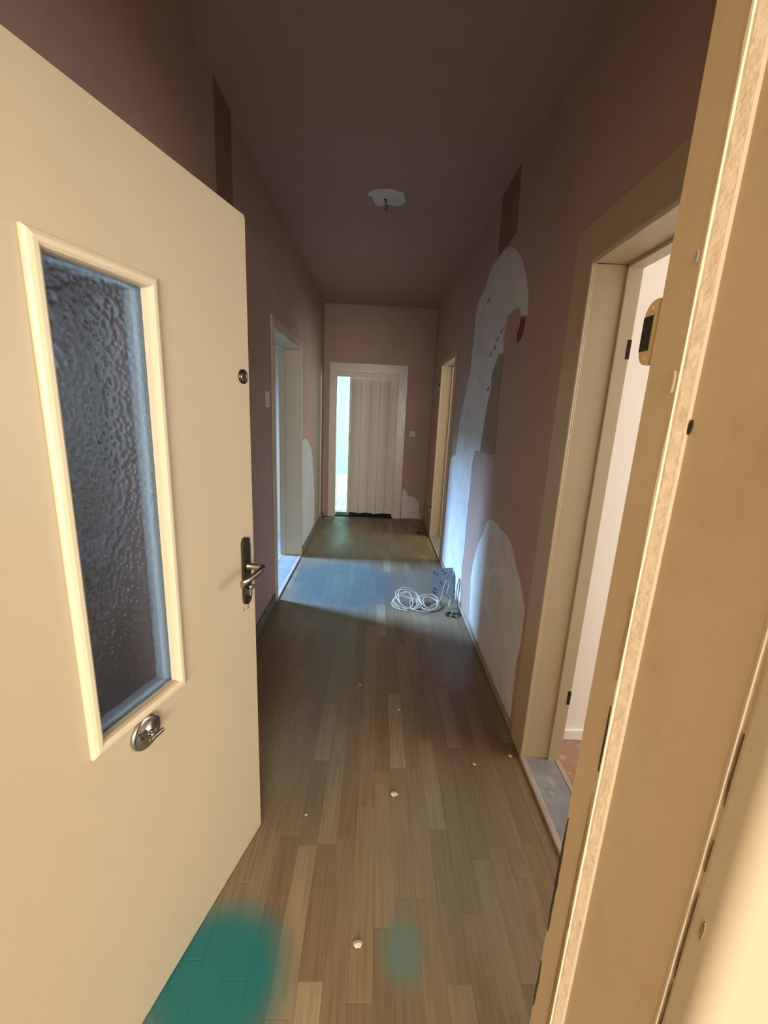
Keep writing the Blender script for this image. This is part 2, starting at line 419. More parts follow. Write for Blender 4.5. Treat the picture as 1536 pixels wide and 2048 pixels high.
# marks on the walls: stripped wallpaper showing plaster, thin layers standing proud of the wall
def patch_x(name, pts, x0, x1, material, parent, amp=0.008, seed=1, label=None):
    o = MB().prism(ragged(pts, amp, seed), 'x', x0, x1).build(name, material, parent)
    if label: o['label'] = label
    return o
main = [(2.602, 2.382), (2.467, 2.32), (2.365, 2.252), (2.267, 2.148), (2.212, 2.061), (2.179, 1.937), (2.27, 1.96), (2.326, 2.01), (2.438, 2.023), (2.52, 2.008), (2.548, 1.919), (2.522, 1.81), (2.623, 1.814), (2.674, 1.765), (2.744, 1.704), (2.728, 1.615), (2.756, 1.536), (2.798, 1.433), (2.846, 1.227), (2.99, 1.22), (3.03, 1.129), (3.033, 0.948), (3.042, 0.774), (3.023, 0.462), (3.031, 0.541), (3.041, 0.282), (3.0, 0.092), (3.013, 0.032), (3.337, 0.032), (3.987, 0.04), (3.981, 0.298), (3.965, 0.558), (3.985, 0.683), (3.947, 1.068), (3.701, 1.122), (3.652, 1.391), (3.555, 1.564), (3.49, 1.639), (3.391, 1.828), (3.378, 2.061), (3.383, 2.198), (3.326, 2.275), (3.157, 2.307), (3.071, 2.364), (3.025, 2.404), (2.909, 2.406), (2.837, 2.405), (2.737, 2.412)]
main.remove((3.023, 0.462))
patch_x('plaster_patch', main, XR - 0.0025, XR + 0.002, PLASTER, wall_right, 0.010, 3, 'tall hooked patch of bare white plaster')
low = [(2.416, 0.866), (2.309, 0.869), (2.206, 0.863), (2.097, 0.857), (2.022, 0.845), (1.959, 0.804), (1.912, 0.761), (1.834, 0.715), (1.778, 0.657), (1.734, 0.612), (1.733, 0.547), (1.731, 0.498), (1.736, 0.418), (1.751, 0.33), (1.747, 0.217), (1.739, 0.094), (1.741, 0.032), (1.848, 0.032), (2.006, 0.032), (2.193, 0.034), (2.359, 0.034), (2.536, 0.054), (2.678, 0.077), (2.715, 0.224), (2.747, 0.36), (2.721, 0.481), (2.669, 0.595), (2.599, 0.686), (2.53, 0.751), (2.512, 0.81)]
patch_x('plaster_patch', low, XR - 0.0025, XR + 0.002, PLASTER, wall_right, 0.008, 9, 'rounded low patch of bare pale plaster')
tear = [(2.605, 1.812), (2.513, 1.811), (2.506, 1.685), (2.524, 1.605), (2.503, 1.42), (2.488, 1.232), (2.837, 1.228), (2.798, 1.433), (2.764, 1.536), (2.712, 1.624), (2.72, 1.722), (2.667, 1.773)]
patch_x('wallpaper_remnant', tear, XR - 0.0035, XR + 0.002, OLDPAPER, wall_right, 0.010, 15, 'brown textured wallpaper remnant')
red = [(2.267, 1.951), (2.206, 1.935), (2.199, 1.897), (2.23, 1.849), (2.284, 1.827), (2.303, 1.877), (2.274, 1.903)]
patch_x('torn_flap', red, XR - 0.0040, XR + 0.002, REDBRICK, wall_right, 0.006, 21, 'small dark red tear in the paint')
# small scraps of curled paint on the big patch
for k, (yy, zz) in enumerate([(2.74, 1.86), (2.69, 1.90), (2.62, 1.93), (2.83, 1.83), (2.80, 1.62), (3.02, 2.19)]):
    MB().prism(ragged([(yy, zz), (yy - 0.03, zz + 0.004), (yy - 0.04, zz + 0.022), (yy - 0.012, zz + 0.012)], 0.006, 30 + k, 0.015), 'x', XR - 0.008, XR - 0.002).build('paint_flake', OLDPAPER, wall_right)
strip_r = [(2.52, 2.42), (2.88, 2.42), (2.90, H - 0.002), (2.56, H - 0.002)]
patch_x('unpainted_strip', strip_r, XR - 0.0018, XR + 0.002, STRIP, wall_right, 0.006, 40, 'dark brown strip under the ceiling')
strip_l = [(2.075, 1.9), (2.28, 1.9), (2.29, H - 0.002), (2.085, H - 0.002)]
patch_x('unpainted_strip', strip_l, XL - 0.002, XL + 0.0018, STRIP, wall_left, 0.003, 41, 'dark brown strip under the ceiling')
leftp = [(4.16, 1.151), (4.283, 1.164), (4.455, 1.133), (4.621, 1.059), (4.764, 0.993), (4.874, 0.732), (4.982, 0.413), (4.991, 0.246), (4.971, 0.104), (4.654, 0.06), (4.372, 0.06), (4.10, 0.06), (4.10, 0.4), (4.10, 1.165)]
PLGREEN = mat('greenish_plaster', (0.60, 0.66, 0.60), 0.85, var=0.3, var_scale=5, bump=0.3, bump_scale=45)
patch_x('plaster_patch', leftp, XL - 0.002, XL + 0.0025, PLGREEN, wall_left, 0.008, 50, 'pale greenish plaster patch beside the doorway')
endp = [(0.393, 0.438), (0.43, 0.404), (0.462, 0.334), (0.551, 0.315), (0.597, 0.264), (0.628, 0.223), (0.624, 0.102), (0.66, 0.019), (0.382, 0.007), (0.377, 0.188), (0.372, 0.39)]
o = MB().prism(ragged(endp, 0.008, 60), 'y', YE - 0.0025, YE + 0.002).build('plaster_patch', PLASTER, wall_end); o['label'] = 'white plaster patch low beside the door frame'
ceilp = [(-0.121, 2.962), (-0.099, 2.925), (-0.07, 2.901), (-0.028, 2.894), (0.007, 2.884), (0.051, 2.902), (0.073, 2.916), (0.093, 2.914), (0.106, 2.983), (0.118, 3.019), (0.103, 3.084), (0.059, 3.096), (0.027, 3.09), (-0.004, 3.097), (-0.064, 3.118), (-0.077, 3.087), (-0.095, 3.019), (-0.096, 2.995), (-0.119, 2.992)]
o = MB().prism(ragged(ceilp, 0.006, 61), 'z', H - 0.003, H + 0.002).build('plaster_patch', PLASTER, ceiling); o['label'] = 'white patch left by a removed lamp'
# lamp hook with its wire ends, hanging from the ceiling patch
hk = empty('ceiling_hook', (-0.012, 3.016, H - 0.003))
tag(hk, 'small dark lamp hook with wire ends hanging from the white ceiling patch', 'hook')
MB().lathe([(0.009, 0), (0.009, 0.006), (0.004, 0.008)], (0, 0, -0.008), (0, 0, 1), 14).build('hook_base', DARKSTEEL, hk)
MB().tube([(0, 0, -0.006), (0, 0, -0.03), (0.010, 0, -0.045), (0.002, 0, -0.058), (-0.010, 0, -0.048)], 0.0028).build('hook_wire', DARKSTEEL, hk)
MB().tube([(0.004, 0, -0.006), (0.014, 0.01, -0.03), (0.008, 0.02, -0.05), (0.018, 0.022, -0.062)], 0.0025).build('wire_end', CHIP, hk)

# ------------------------------------------------------------------ door frames
def side_frame(name, label, side, y0, y1, zt, ycas0, ycas1, zcas, xw, depth, m_case, m_line, ct=0.014, threshold=True):
    """frame of a doorway in a side wall; side = +1 right wall, -1 left wall; xw = wall face"""
    s = side; root = empty(name, (xw, (y0 + y1) / 2, 0)); struct(root, label, 'door frame')
    def bx(nm, x0, x1, a, c, z0, z1, m, bev=0.003):
        o = MB().box(min(x0, x1), max(x0, x1), a, c, z0, z1, bev).build(nm, m, root)
        o.matrix_parent_inverse = Matrix.Translation(root.location).inverted(); return o
    fx = xw - s * ct               # front of the casing, towards the corridor
    e = 0.022                      # lining thickness inside the opening
    bx('casing', fx, xw, ycas0, y0 + 0.004, 0.0, zcas, m_case)
    bx('casing', fx, xw, y1 - 0.004, ycas1, 0.0, zcas, m_case)
    bx('casing', fx + s * .001, xw, y0, y1, zt - 0.004, zcas, m_case)
    # rounded bead along the inner casing edge
    for yy in (y0 - 0.004, y1 + 0.004):
        bx('edge_bead', fx - s * 0.004, fx + s * 0.006, yy - 0.010, yy + 0.010, 0, zt + 0.02, m_line, 0.004)
    bx('edge_bead', fx - s * 0.004, fx + s * 0.006, y0, y1, zt, zt + 0.02, m_line, 0.004)
    xd = xw + s * depth
    bx('lining', xw - s * 0.006, xd, y0 - e, y0, 0, zt, m_line); bx('lining', xw - s * 0.006, xd, y1, y1 + e, 0, zt, m_line)
    bx('lining', xw - s * 0.006, xd, y0, y1, zt, zt + e, m_line)
    xs0, xs1 = xd - s * 0.048, xd + s * 0.004    # rebate the door once closed into
    bx('door_stop', xs0, xs1, y0, y0 + 0.0005 + 0.012, 0, zt, m_line, 0.002); bx('door_stop', xs0, xs1, y1 - 0.012, y1, 0, zt, m_line, 0.002)
    bx('door_stop', xs0, xs1, y0, y1, zt - 0.012, zt, m_line, 0.002)
    if threshold:
        bx('threshold', xw + s * 0.004, xd, y0, y1, -0.03, 0.008, SILL, 0.002)
        bx('threshold_strip', xw - s * 0.018, xw + s * 0.006, y0 - 0.01, y1 + 0.01, -0.006, 0.012, STRIPBASE, 0.004)
        bx('threshold_strip', xd - s * 0.02, xd + s * 0.002, y0, y1, -0.006, 0.011, STRIPBASE, 0.003)
    return root, bx
fl, bxl = side_frame('trim_1', 'cream frame of the doorway in the left wall', -1, LD0, LD1, LDZ, 2.965, 4.09, 2.045, XL, 0.19, OLDTRIM, OLDTRIM)
fn, bxn = side_frame('trim_2', 'wide cream frame of the near doorway in the right wall', 1, RN0, RN1, RNZ, RN0 - 0.13, 1.665, 2.10, XR, 0.152, JAMB, CREAM)
ff, bxf = side_frame('trim_3', 'narrow cream frame of the far doorway in the right wall', 1, RF0, RF1, RFZ, 4.0, 4.96, 2.05, XR, 0.152, JAMB, CREAM)
# hinge recesses left in the near frame
for z in (1.70, 0.322):
    bxn('hinge_slot', 0.842, 0.856, 1.5165, 1.520, z - 0.032, z + 0.032, BLACK, 0.0008)
# hinge pins left on the far right frame
for z in (1.72, 0.30):
    hp = MB().lathe([(0.007, 0), (0.007, 0.045), (0.004, 0.05)], (XR - 0.020, 4.945, z), (0, 0, 1), 12).build('hinge_pin', PLASTIC, ff)
    hp.matrix_parent_inverse = Matrix.Translation(ff.location).inverted()
    hc = MB().lathe([(0.008, 0), (0.008, 0.03)], (XR - 0.020, 4.945, z + 0.052), (0, 0, 1), 12).build('hinge_cap', BLACK, ff)
    hc.matrix_parent_inverse = Matrix.Translation(ff.location).inverted()

# end frame
fe = empty('trim_4', (-0.15, YE, 0)); struct(fe, 'glossy pale frame around the folding door in the end wall', 'door frame')
def bxe(nm, *a, m=GLOSSTRIM, bev=0.003):
    o = MB().box(*a, bev).build(nm, m, fe); o.matrix_parent_inverse = Matrix.Translation(fe.location).inverted(); return o
bxe('casing', -0.657, ED0 + 0.003, YE - 0.016, YE, 0, 2.06); bxe('casing', ED1 - 0.003, 0.365, YE - 0.016, YE, 0, 2.06)
bxe('casing', ED0, ED1, YE - 0.015, YE, EDZ - 0.003, 2.06)
bxe('lining', ED0, ED0 + 0.020, YE - 0.004, YE + 0.2, 0, EDZ); bxe('lining', ED1 - 0.020, ED1, YE - 0.004, YE + 0.2, 0, EDZ)
bxe('lining', ED0, ED1, YE - 0.004, YE + 0.2, EDZ - 0.012, EDZ)
bxe('track_board', ED0 + 0.02, ED1 - 0.02, YE + 0.005, YE + 0.022, 1.887, EDZ - 0.010, m=TRIM)
bxe('threshold', ED0 + 0.02, ED1 - 0.02, YE + 0.0, YE + 0.2, -0.02, 0.012, m=BLACK)
# folding door
fd = empty('door_2', (-0.09, YE + 0.055, 0.0)); struct(fd, 'beige folding door of vertical vinyl panels, left slightly open', 'door')
xs = [-0.362, -0.238, -0.114, 0.010, 0.134, 0.246]
for i in range(len(xs) - 1):
    a, c = xs[i], xs[i + 1]; dy = 0.006 if i % 2 else -0.006
    ya, yc = (YE + 0.055 - dy), (YE + 0.055 + dy); t = 0.007
    nseg = 6; pts = []
    for k in range(nseg + 1):
        u = k / nseg; bow = 0.004 * math.sin(math.pi * u)
        pts.append((a + (c - a) * u, ya + (yc - ya) * u - bow))
    outline = pts + [(p[0], p[1] + t) for p in reversed(pts)]
    zb = 0.045 + rnd.uniform(-0.006, 0.008)
    o = MB().prism(outline, 'z', zb, 1.89).build('folding_panel', FOLD, fd); o.matrix_parent_inverse = Matrix.Translation(fd.location).inverted()
    if i:
        o = MB().tube([(a, ya - 0.003, zb + 0.004), (a, ya - 0.003, 1.885)], 0.0035, 8, smooth=False).build('panel_joint', FOLD, fd); o.matrix_parent_inverse = Matrix.Translation(fd.location).inverted()
def bxd(nm, *a, m=FOLD, bev=0.003):
    o = MB().box(*a, bev).build(nm, m, fd); o.matrix_parent_inverse = Matrix.Translation(fd.location).inverted(); return o
bxd('lead_post', -0.394, -0.362, YE + 0.038, YE + 0.072, 0.04, 1.89, m=TRIM)
bxd('side_post', 0.240, 0.2545, YE + 0.030, YE + 0.075, 0.012, 1.90, m=TRIM)
bxd('latch', -0.392, -0.374, YE + 0.026, YE + 0.039, 1.07, 1.15, m=BRASSCREAM)
bxd('gap_shade_strip', -0.36, 0.246, YE + 0.050, YE + 0.062, 0.013, 0.052, m=BLACK, bev=0.001)  # black strip put in for the shade in the gap under the panels

# baseboards
b = MB(); b.box(XL, XL + 0.014, YN, 2.965, 0.001, 0.075, 0.003)
struct(b.build('baseboard_left', BASEB), 'dirty grey baseboard along the left wall before the doorway', 'baseboard')
b = MB(); b.box(XL, XL + 0.014, 4.09, YE, 0.001, 0.055, 0.003)
struct(b.build('baseboard_left_far', BASEB), 'dirty grey baseboard along the left wall beyond the doorway', 'baseboard')
b = MB(); b.box(XR - 0.012, XR, 1.665, 4.0, 0.001, 0.030, 0.004)
struct(b.build('baseboard_right', STRIPBASE), 'thin pale floor strip along the right wall between the doorways', 'baseboard')
b = MB(); b.box(XR - 0.012, XR, 4.96, YE, 0.001, 0.030, 0.004)
struct(b.build('baseboard_right_far', STRIPBASE), 'short floor strip along the right wall beyond the far doorway', 'baseboard')
b = MB(); b.box(XL + 0.014, -0.657, YE - 0.012, YE, 0.001, 0.05, 0.003)
struct(b.build('baseboard_end', STRIPBASE), 'stub of pale skirting in the left corner of the end wall', 'baseboard')

# ------------------------------------------------------------------ entrance frame (right beside the camera)
fr = empty('trim_5', (0.25, 0.3, 0)); struct(fr, 'chipped cream entrance door frame close to the camera on the right', 'door frame')
def prf(nm, pts, m, z0=0.0, z1=ENZ - 0.06):
    o = MB().prism(pts, 'z', z0, z1).build(nm, m, fr); o.matrix_parent_inverse = Matrix.Translation(fr.location).inverted(); return o
JX = 0.258
prf('lining', [(JX, 0.2385), (JX, 0.351), (0.30, 0.351), (0.30, 0.2385)], JAMB)
prf('rebate_strip', [(0.2512, 0.3625), (0.2500, 0.366), (0.2500, 0.406), (0.253, 0.41), (0.40, 0.41), (0.40, 0.3515), (0.2585, 0.3515)], JAMB)
# the chipped bright arris between lining and rebate, with a rough edge
def arris():
    bm = bmesh.new(); n = 90; rows = []
    for i in range(n + 1):
        z = i / n * (ENZ - 0.06)
        j = 0.0018 * noise.noise(Vector((z * 14, 3, 0))) + 0.0012 * noise.noise(Vector((z * 45, 9, 0)))
        prof = [(0.2588 + 0.001, 0.3495), (0.2555, 0.3512 + j * .4), (0.2515 + j, 0.3600 + j), (0.2510, 0.3645 + 2 * j), (0.262, 0.3660)]
        rows.append([bm.verts.new((x, y, z)) for x, y in prof])
    for A, B in zip(rows, rows[1:]):
        for k in range(len(A) - 1): bm.faces.new((A[k], A[k + 1], B[k + 1], B[k]))
    bmesh.ops.recalc_face_normals(bm, faces=bm.faces)
    me = bpy.data.meshes.new('chipped_arris'); bm.to_mesh(me); bm.free(); me.materials.append(WHITECHIP)
    o = bpy.data.objects.new('chipped_arris', me); COL.objects.link(o); o.parent = fr
    o.matrix_parent_inverse = Matrix.Translation(fr.location).inverted(); o['label'] = 'bright flaked paint edge'
    # face the opening
    return o
arris()
def flake_line():
    n = 130; a = []; c = []
    for i in range(n + 1):
        z = i / n * (ENZ - 0.06)
        wv = max(0.0002, 0.0008 + 0.0030 * noise.noise(Vector((z * 9, 4, 2))) + 0.0014 * noise.noise(Vector((z * 38, 1, 5))))
        a.append((0.3628 - wv * .35, z)); c.append((0.3628 + wv, z))
    o = MB().prism(a + c[::-1], 'x', 0.2493, 0.2516).build('flaked_edge', PRIMER, fr)
    o.matrix_parent_inverse = Matrix.Translation(fr.location).inverted()
flake_line()
# outer casing towards the stairwell, standing a little proud, with an open joint
prf('joint_shadow', [(0.262, 0.236), (0.262, 0.239), (0.29, 0.239), (0.29, 0.236)], CHIP)
prf('outer_casing', [(0.2560, 0.2365), (0.2555, 0.234), (0.2555, 0.222), *[(0.2725 - 0.017 * math.cos(q * math.pi / 80), 0.222 - 0.017 * math.sin(q * math.pi / 80)) for q in range(1, 40)], (0.2725, 0.205), (0.40, 0.205), (0.40, 0.2365)], OUTER_DIMMED, 0.0, ENZ)
prf('casing_bead', [(0.2545, 0.2398), (0.2555, 0.2425), (0.2580, 0.2435), (0.2600, 0.2395)], BEAD)
# worn gaps where the paint has come off, bare wood showing
def wear(nm, y_c, x_c, z0, z1, wmax, seed, m=CHIP, th=0.0012):
    n = 26; left = []; right = []
    for i in range(n + 1):
        u = i / n; z = z0 + (z1 - z0) * u
        hw = wmax * (math.sin(math.pi * u) ** 0.6) * (0.6 + 0.6 * abs(noise.noise(Vector((z * 30, seed, 1))))) + 0.0002
        jj = 0.0012 * noise.noise(Vector((z * 40, seed, 7)))
        left.append((y_c - hw + jj, z)); right.append((y_c + hw * .8 + jj, z))
    o = MB().prism(left + right[::-1], 'x', x_c - th, x_c + 0.002).build(nm, m, fr)
    o.matrix_parent_inverse = Matrix.Translation(fr.location).inverted()
wear('worn_wood', 0.3675, 0.2500, 0.62, 1.06, 0.0034, 2)
wear('worn_wood', 0.3680, 0.2500, 0.30, 0.60, 0.0034, 5)
wear('worn_wood', 0.4030, 0.2500, 0.80, 0.985, 0.0030, 11, DIRT)
wear('worn_wood', 0.4040, 0.2500, 0.66, 0.745, 0.0022, 14, DIRT)
wear('worn_wood', 0.3662, 0.2500, 1.09, 1.17, 0.0008, 17, DIRT)
wear('worn_wood', 0.3662, 0.2500, 1.20, 1.29, 0.0008, 18)
wear('chip_mark', 0.3680, 0.2500, 1.478, 1.496, 0.0022, 22, JAMB, 0.002)
wear('chip_mark', 0.3690, 0.2500, 1.578, 1.588, 0.0016, 23, SILL, 0.002)
wear('screw_hole', 0.3485, JX - .0004, 1.444, 1.456, 0.0022, 26, DIRT)
wear('chip_mark', 0.2255, 0.2555, 1.080, 1.098, 0.0025, 28, CHIP)
# dark splits along the outer casing joint
for (z0, z1, sd) in ((1.02, 1.11, 1), (0.955, 1.015, 2), (1.13, 1.16, 3), (1.19, 1.25, 4), (0.82, 0.86, 6)):
    wear('joint_split', 0.2372, 0.2562, z0, z1, 0.00035, sd, SPLIT, 0.0007)
# left leg and head of the frame (behind the open door and above the picture)
prf('lining', [(-0.66, 0.2385), (-0.66, 0.41), (-0.632, 0.41), (-0.632, 0.2385)], JAMB)
prf('outer_casing', [(-0.76, 0.185), (-0.76, 0.2), (-0.635, 0.2), (-0.635, 0.185)], BEAD, 0.0, ENZ)
o = MB().box(-0.66, 0.40, 0.21, 0.41, ENZ - 0.06, ENZ, 0.003).build('frame_head', JAMB, fr); o.matrix_parent_inverse = Matrix.Translation(fr.location).inverted()
o = MB().box(-0.66, 0.40, 0.20, 0.41, -0.03, 0.003, 0.002).build('threshold', SILL, fr); o.matrix_parent_inverse = Matrix.Translation(fr.location).inverted()
# lock keeper on the corridor side of the frame, face flush with the rebate
kp = empty('lock_keeper', (0.2515, 0.41, 1.534)); tag(kp, 'cream painted metal lock keeper with a dark slot on the entrance frame', 'lock keeper')
kk = []
for cx, cz, a0 in ((0.0045, 0.0145, 0), (-0.012, 0.0145, 90), (-0.012, -0.0145, 180), (0.0045, -0.0145, 270)):
    for q in range(5):
        a = math.radians(a0 + q * 22.5); kk.append((cx + 0.0145 * math.cos(a), cz + 0.0145 * math.sin(a)))
kk = [(max(p[0], 0.0005), p[1]) for p in kk]
MB().prism(kk, 'x', -0.001, 0.020).build('keeper_body', BRASSCREAM, kp)
MB().box(-0.0016, 0.002, 0.0045, 0.0185, -0.0155, 0.0155).build('bolt_slot', BLACK, kp)
for z in (0.022, -0.022):
    MB().lathe([(0.0022, 0), (0.0018, 0.0008)], (-0.001, 0.009, z), (-1, 0, 0), 12).build('screw', BRASSCREAM, kp)

# ------------------------------------------------------------------ entrance door, hinged on the left and standing open
TH = math.atan2(0.96, 0.28)
DW, DZ0, DZ1, DT = 0.88, 0.004, 1.915, 0.040
A = Vector((-0.357, 1.199)); hinge = A - Vector((math.cos(TH), math.sin(TH))) * DW
door = empty('door_1', (hinge.x, hinge.y, 0), TH)
struct(door, 'open cream entrance door on the left with a long glazed panel', 'door')
GX0, GX1, GZ0, GZ1 = 0.343, 0.547, 0.811, 1.662
b = MB()
b.prism([(0, DZ0), (GX0, DZ0), (GX0, DZ1), (0, DZ1)], 'y', 0, DT)
b.prism([(GX1, DZ0), (DW - 0.002, DZ0), (DW, DZ0 + 0.002), (DW, DZ1 - 0.006), (DW - 0.004, DZ1), (GX1, DZ1)], 'y', 0, DT)
b.prism([(GX0, DZ0), (GX1, DZ0), (GX1, GZ0), (GX0, GZ0)], 'y', 0, DT)
b.prism([(GX0, GZ1), (GX1, GZ1), (GX1, DZ1), (GX0, DZ1)], 'y', 0, DT)
b.build('door_leaf', CREAM, door)
# glazing beads: mitred mouldings
BW, BP = 0.022, 0.013
def bead(p, q, inn):
    """moulding from p to q (x,z) on the door face; inn = unit direction towards the glass"""
    bm = bmesh.new(); p = Vector(p); q = Vector(q); d = (q - p).normalized(); inn = Vector(inn)
    prof = [(0.0, 0.0), (0.0, -0.006), (0.004, -0.010), (0.010, -BP), (0.017, -BP), (0.022, -0.009), (0.024, -0.002), (0.024, 0.012), (0.0, 0.012)]
    rings = []
    for base, sgn in ((p, 1), (q, -1)):
        ring = []
        for w_, y_ in prof:
            pos = base + inn * w_ + d * sgn * w_
            ring.append(bm.verts.new((pos.x, y_, pos.y)))
        rings.append(ring)
    n = len(prof)
    for k in range(n): bm.faces.new((rings[0][k], rings[0][(k + 1) % n], rings[1][(k + 1) % n], rings[1][k]))
    bm.faces.new(rings[0]); bm.faces.new(rings[1][::-1])
    bmesh.ops.recalc_face_normals(bm, faces=bm.faces)
    me = bpy.data.meshes.new('glazing_bead'); bm.to_mesh(me); bm.free(); me.materials.append(BEAD)
    o = bpy.data.objects.new('glazing_bead', me); COL.objects.link(o); o.parent = door
bx0, bx1, bz0, bz1 = 0.323, 0.567, 0.789, 1.684
bead((bx0, bz0), (bx0, bz1), (1, 0)); bead((bx1, bz0), (bx1, bz1), (-1, 0))
bead((bx0, bz0), (bx1, bz0), (0, 1)); bead((bx0, bz1), (bx1, bz1), (0, -1))
for args in ((0.335, 0.352, 0.026, 0.052, 0.80, 1.673), (0.538, 0.555, 0.026, 0.052, 0.80, 1.673), (0.352, 0.538, 0.026, 0.052, 0.80, 0.817), (0.352, 0.538, 0.026, 0.052, 1.656, 1.673)):
    MB().box(*args, 0.003).build('brightened_back_bead', SKIRTW, door)  # white instead of cream, painting in the light along the glass edge
pane = MB().box(GX0 + 0.001, GX1 - 0.001, 0.013, 0.018, GZ0 + 0.001, GZ1 - 0.001).build('glass_pane', GLASS, door); pane['label'] = 'hammered glass pane, bluish light put into its tint'
# handle: long plate, neck, lever, cylinder
hx = 0.834
hd = MB()
pl = []
for cz, a0 in ((1.068, 0), (0.896, 180)):
    for q in range(9):
        a = math.radians(a0 + q * 22.5); pl.append((hx + 0.0165 * math.cos(a), cz + 0.0165 * math.sin(a)))
hd.prism(pl, 'y', -0.009, 0.0, 0.0015)
handle = hd.build('handle_plate', DARKSTEEL, door); handle['label'] = 'dark bronze long plate'
MB().lathe([(0.0125, 0), (0.0125, 0.006), (0.009, 0.010), (0.009, 0.044), (0.0095, 0.050)], (hx, -0.009, 1.000), (0, -1, 0), 20).build('lever_neck', STEEL, handle)
lv = MB()
path = catmull([Vector(p) for p in [(hx + 0.002, -0.060, 1.001), (hx - 0.018, -0.063, 1.000), (hx - 0.050, -0.062, 0.995), (hx - 0.080, -0.060, 0.990), (hx - 0.100, -0.056, 0.987)]], 5, False)
bm = bmesh.new(); rings = []
for i, p in enumerate(path):
    u = i / (len(path) - 1)
    hz = 0.009 + 0.004 * max(0, (u - .55) / .45) ** 1.5; hy = 0.0085 - 0.0035 * u
    rings.append([bm.verts.new(p + Vector((0, hy * math.cos(k * math.pi / 6), hz * math.sin(k * math.pi / 6)))) for k in range(12)])
for Aa, Bb in zip(rings, rings[1:]):
    for k in range(12): bm.faces.new((Aa[k], Aa[(k + 1) % 12], Bb[(k + 1) % 12], Bb[k])).smooth = True
bm.faces.new(rings[0]); bm.faces.new(rings[-1][::-1]); bmesh.ops.recalc_face_normals(bm, faces=bm.faces)
me = bpy.data.meshes.new('lever'); bm.to_mesh(me); bm.free(); me.materials.append(STEEL)
o = bpy.data.objects.new('lever', me); COL.objects.link(o); o.parent = handle
MB().lathe([(0.0085, 0), (0.0085, 0.016), (0.0075, 0.018)], (hx, -0.007, 0.936), (0, -1, 0), 18).build('lock_cylinder', CHROME, handle)
MB().box(hx - 0.005, hx + 0.005, -0.019, -0.007, 0.908, 0.934, 0.002).build('lock_cylinder', CHROME, handle)
# upper lock cylinder
ul = MB().lathe([(0.019, 0), (0.0185, 0.004), (0.015, 0.005), (0.0135, 0.002)], (0.850, 0, 1.526), (0, -1, 0), 26).build('upper_lock', DARKSTEEL, door)
MB().lathe([(0.0125, 0), (0.0125, 0.004), (0.010, 0.005)], (0.850, 0.0, 1.526), (0, -1, 0), 22).build('lock_core', STEEL, ul)
MB().box(0.8488, 0.8512, -0.0056, -0.003, 1.518, 1.534).build('key_slot', BLACK, ul)
# twist doorbell under the glass
bell = MB().lathe([(0.0385, 0), (0.0385, 0.005), (0.036, 0.008), (0.030, 0.0095), (0.026, 0.009), (0.018, 0.012), (0.012, 0.015), (0.010, 0.016)], (0.446, 0, 0.751), (0, -1, 0), 40).build('twist_bell', CHROME, door)
bell['label'] = 'round chrome twist doorbell'
kb = MB().lathe([(0.006, 0), (0.006, 0.016)], (0.446, -0.014, 0.751), (0, -1, 0), 16)
kb.box(0.426, 0.466, -0.034, -0.027, 0.746, 0.756, 0.003)
kb.build('bell_key', STEEL, bell)
# chips in the paint below the handle and a few dark specks
for k, (x_, z_, s_) in enumerate([(0.842, 0.866, 0.006), (0.824, 0.864, 0.003), (0.819, 0.865, 0.0035), (0.699, 1.395, 0.002), (0.862, 0.935, 0.003)]):
    MB().prism(ragged([(x_ - s_, z_ - s_), (x_ + s_, z_ - s_ * 1.3), (x_ + s_ * .8, z_ + s_ * 1.2)], 0.001, 70 + k, 0.003), 'y', -0.0006, 0.001).build('paint_chip_mark', CHIP if k != 3 else WHITECHIP, door)
# hinges
for z in (0.25, 1.65):
    MB().lathe([(0.007, 0), (0.007, 0.10), (0.004, 0.104)], (-0.004, DT + 0.004, z), (0, 0, 1), 12).build('hinge', STEEL, door)

# ------------------------------------------------------------------ switches
sw = empty('light_switch', (XL, 2.84, 1.50)); tag(sw, 'small pale light switch on the left wall beside the doorway', 'switch')
MB().box(0, 0.010, -0.040, 0.040, -0.050, 0.050, 0.004).build('switch_plate', PLASTIC, sw)
MB().box(0.009, 0.016, -0.022, 0.022, -0.028, 0.028, 0.004).build('rocker', PLASTIC, sw)
sk = empty('wall_switch', (0.472, YE, 1.188)); tag(sk, 'square white double switch on the end wall right of the folding door', 'switch')
MB().box(-0.038, 0.038, -0.010, 0, -0.038, 0.038, 0.004).build('switch_plate', PLASTIC, sk)
for x_ in (-0.014, 0.014): MB().box(x_ - 0.012, x_ + 0.012, -0.016, -0.009, -0.022, 0.022, 0.003).build('rocker', PLASTIC, sk)

# ------------------------------------------------------------------ cable tangle by the right wall
cr = 0.0032
rc = random.Random(5)
def loops(spec, seed):
    """one cable wound through tilted rings: (cx, cy, radius, tilt, heading)"""
    P = []; steps = 10; q = random.Random(seed)
    for k, c in enumerate(spec):
        d = spec[min(k + 1, len(spec) - 1)]
        for i in range(steps):
            u = i / steps; a = 2 * math.pi * u + seed
            cx, cy, r, t, hd = [c[m] + (d[m] - c[m]) * u for m in range(5)]
            r *= 1 + 0.06 * math.sin(3 * a + k)
            x_, y_ = r * math.cos(a), r * math.sin(a) * math.cos(t)
            P.append((cx + x_ * math.cos(hd) - y_ * math.sin(hd), cy + x_ * math.sin(hd) + y_ * math.cos(hd), cr + r * (1 + math.sin(a)) * math.sin(t) * 0.9 + 0.004 * (k % 3)))
    return P
wc = MB()
wc.tube(loops([(.27, 2.97, .092, .30, 0), (.28, 3.0, .098, .55, .4), (.30, 3.02, .085, .85, 1.0), (.26, 2.98, .10, .15, .2), (.25, 2.99, .075, .65, -.4), (.31, 3.0, .09, .42, .1)], 1), cr, 8, sub=4)
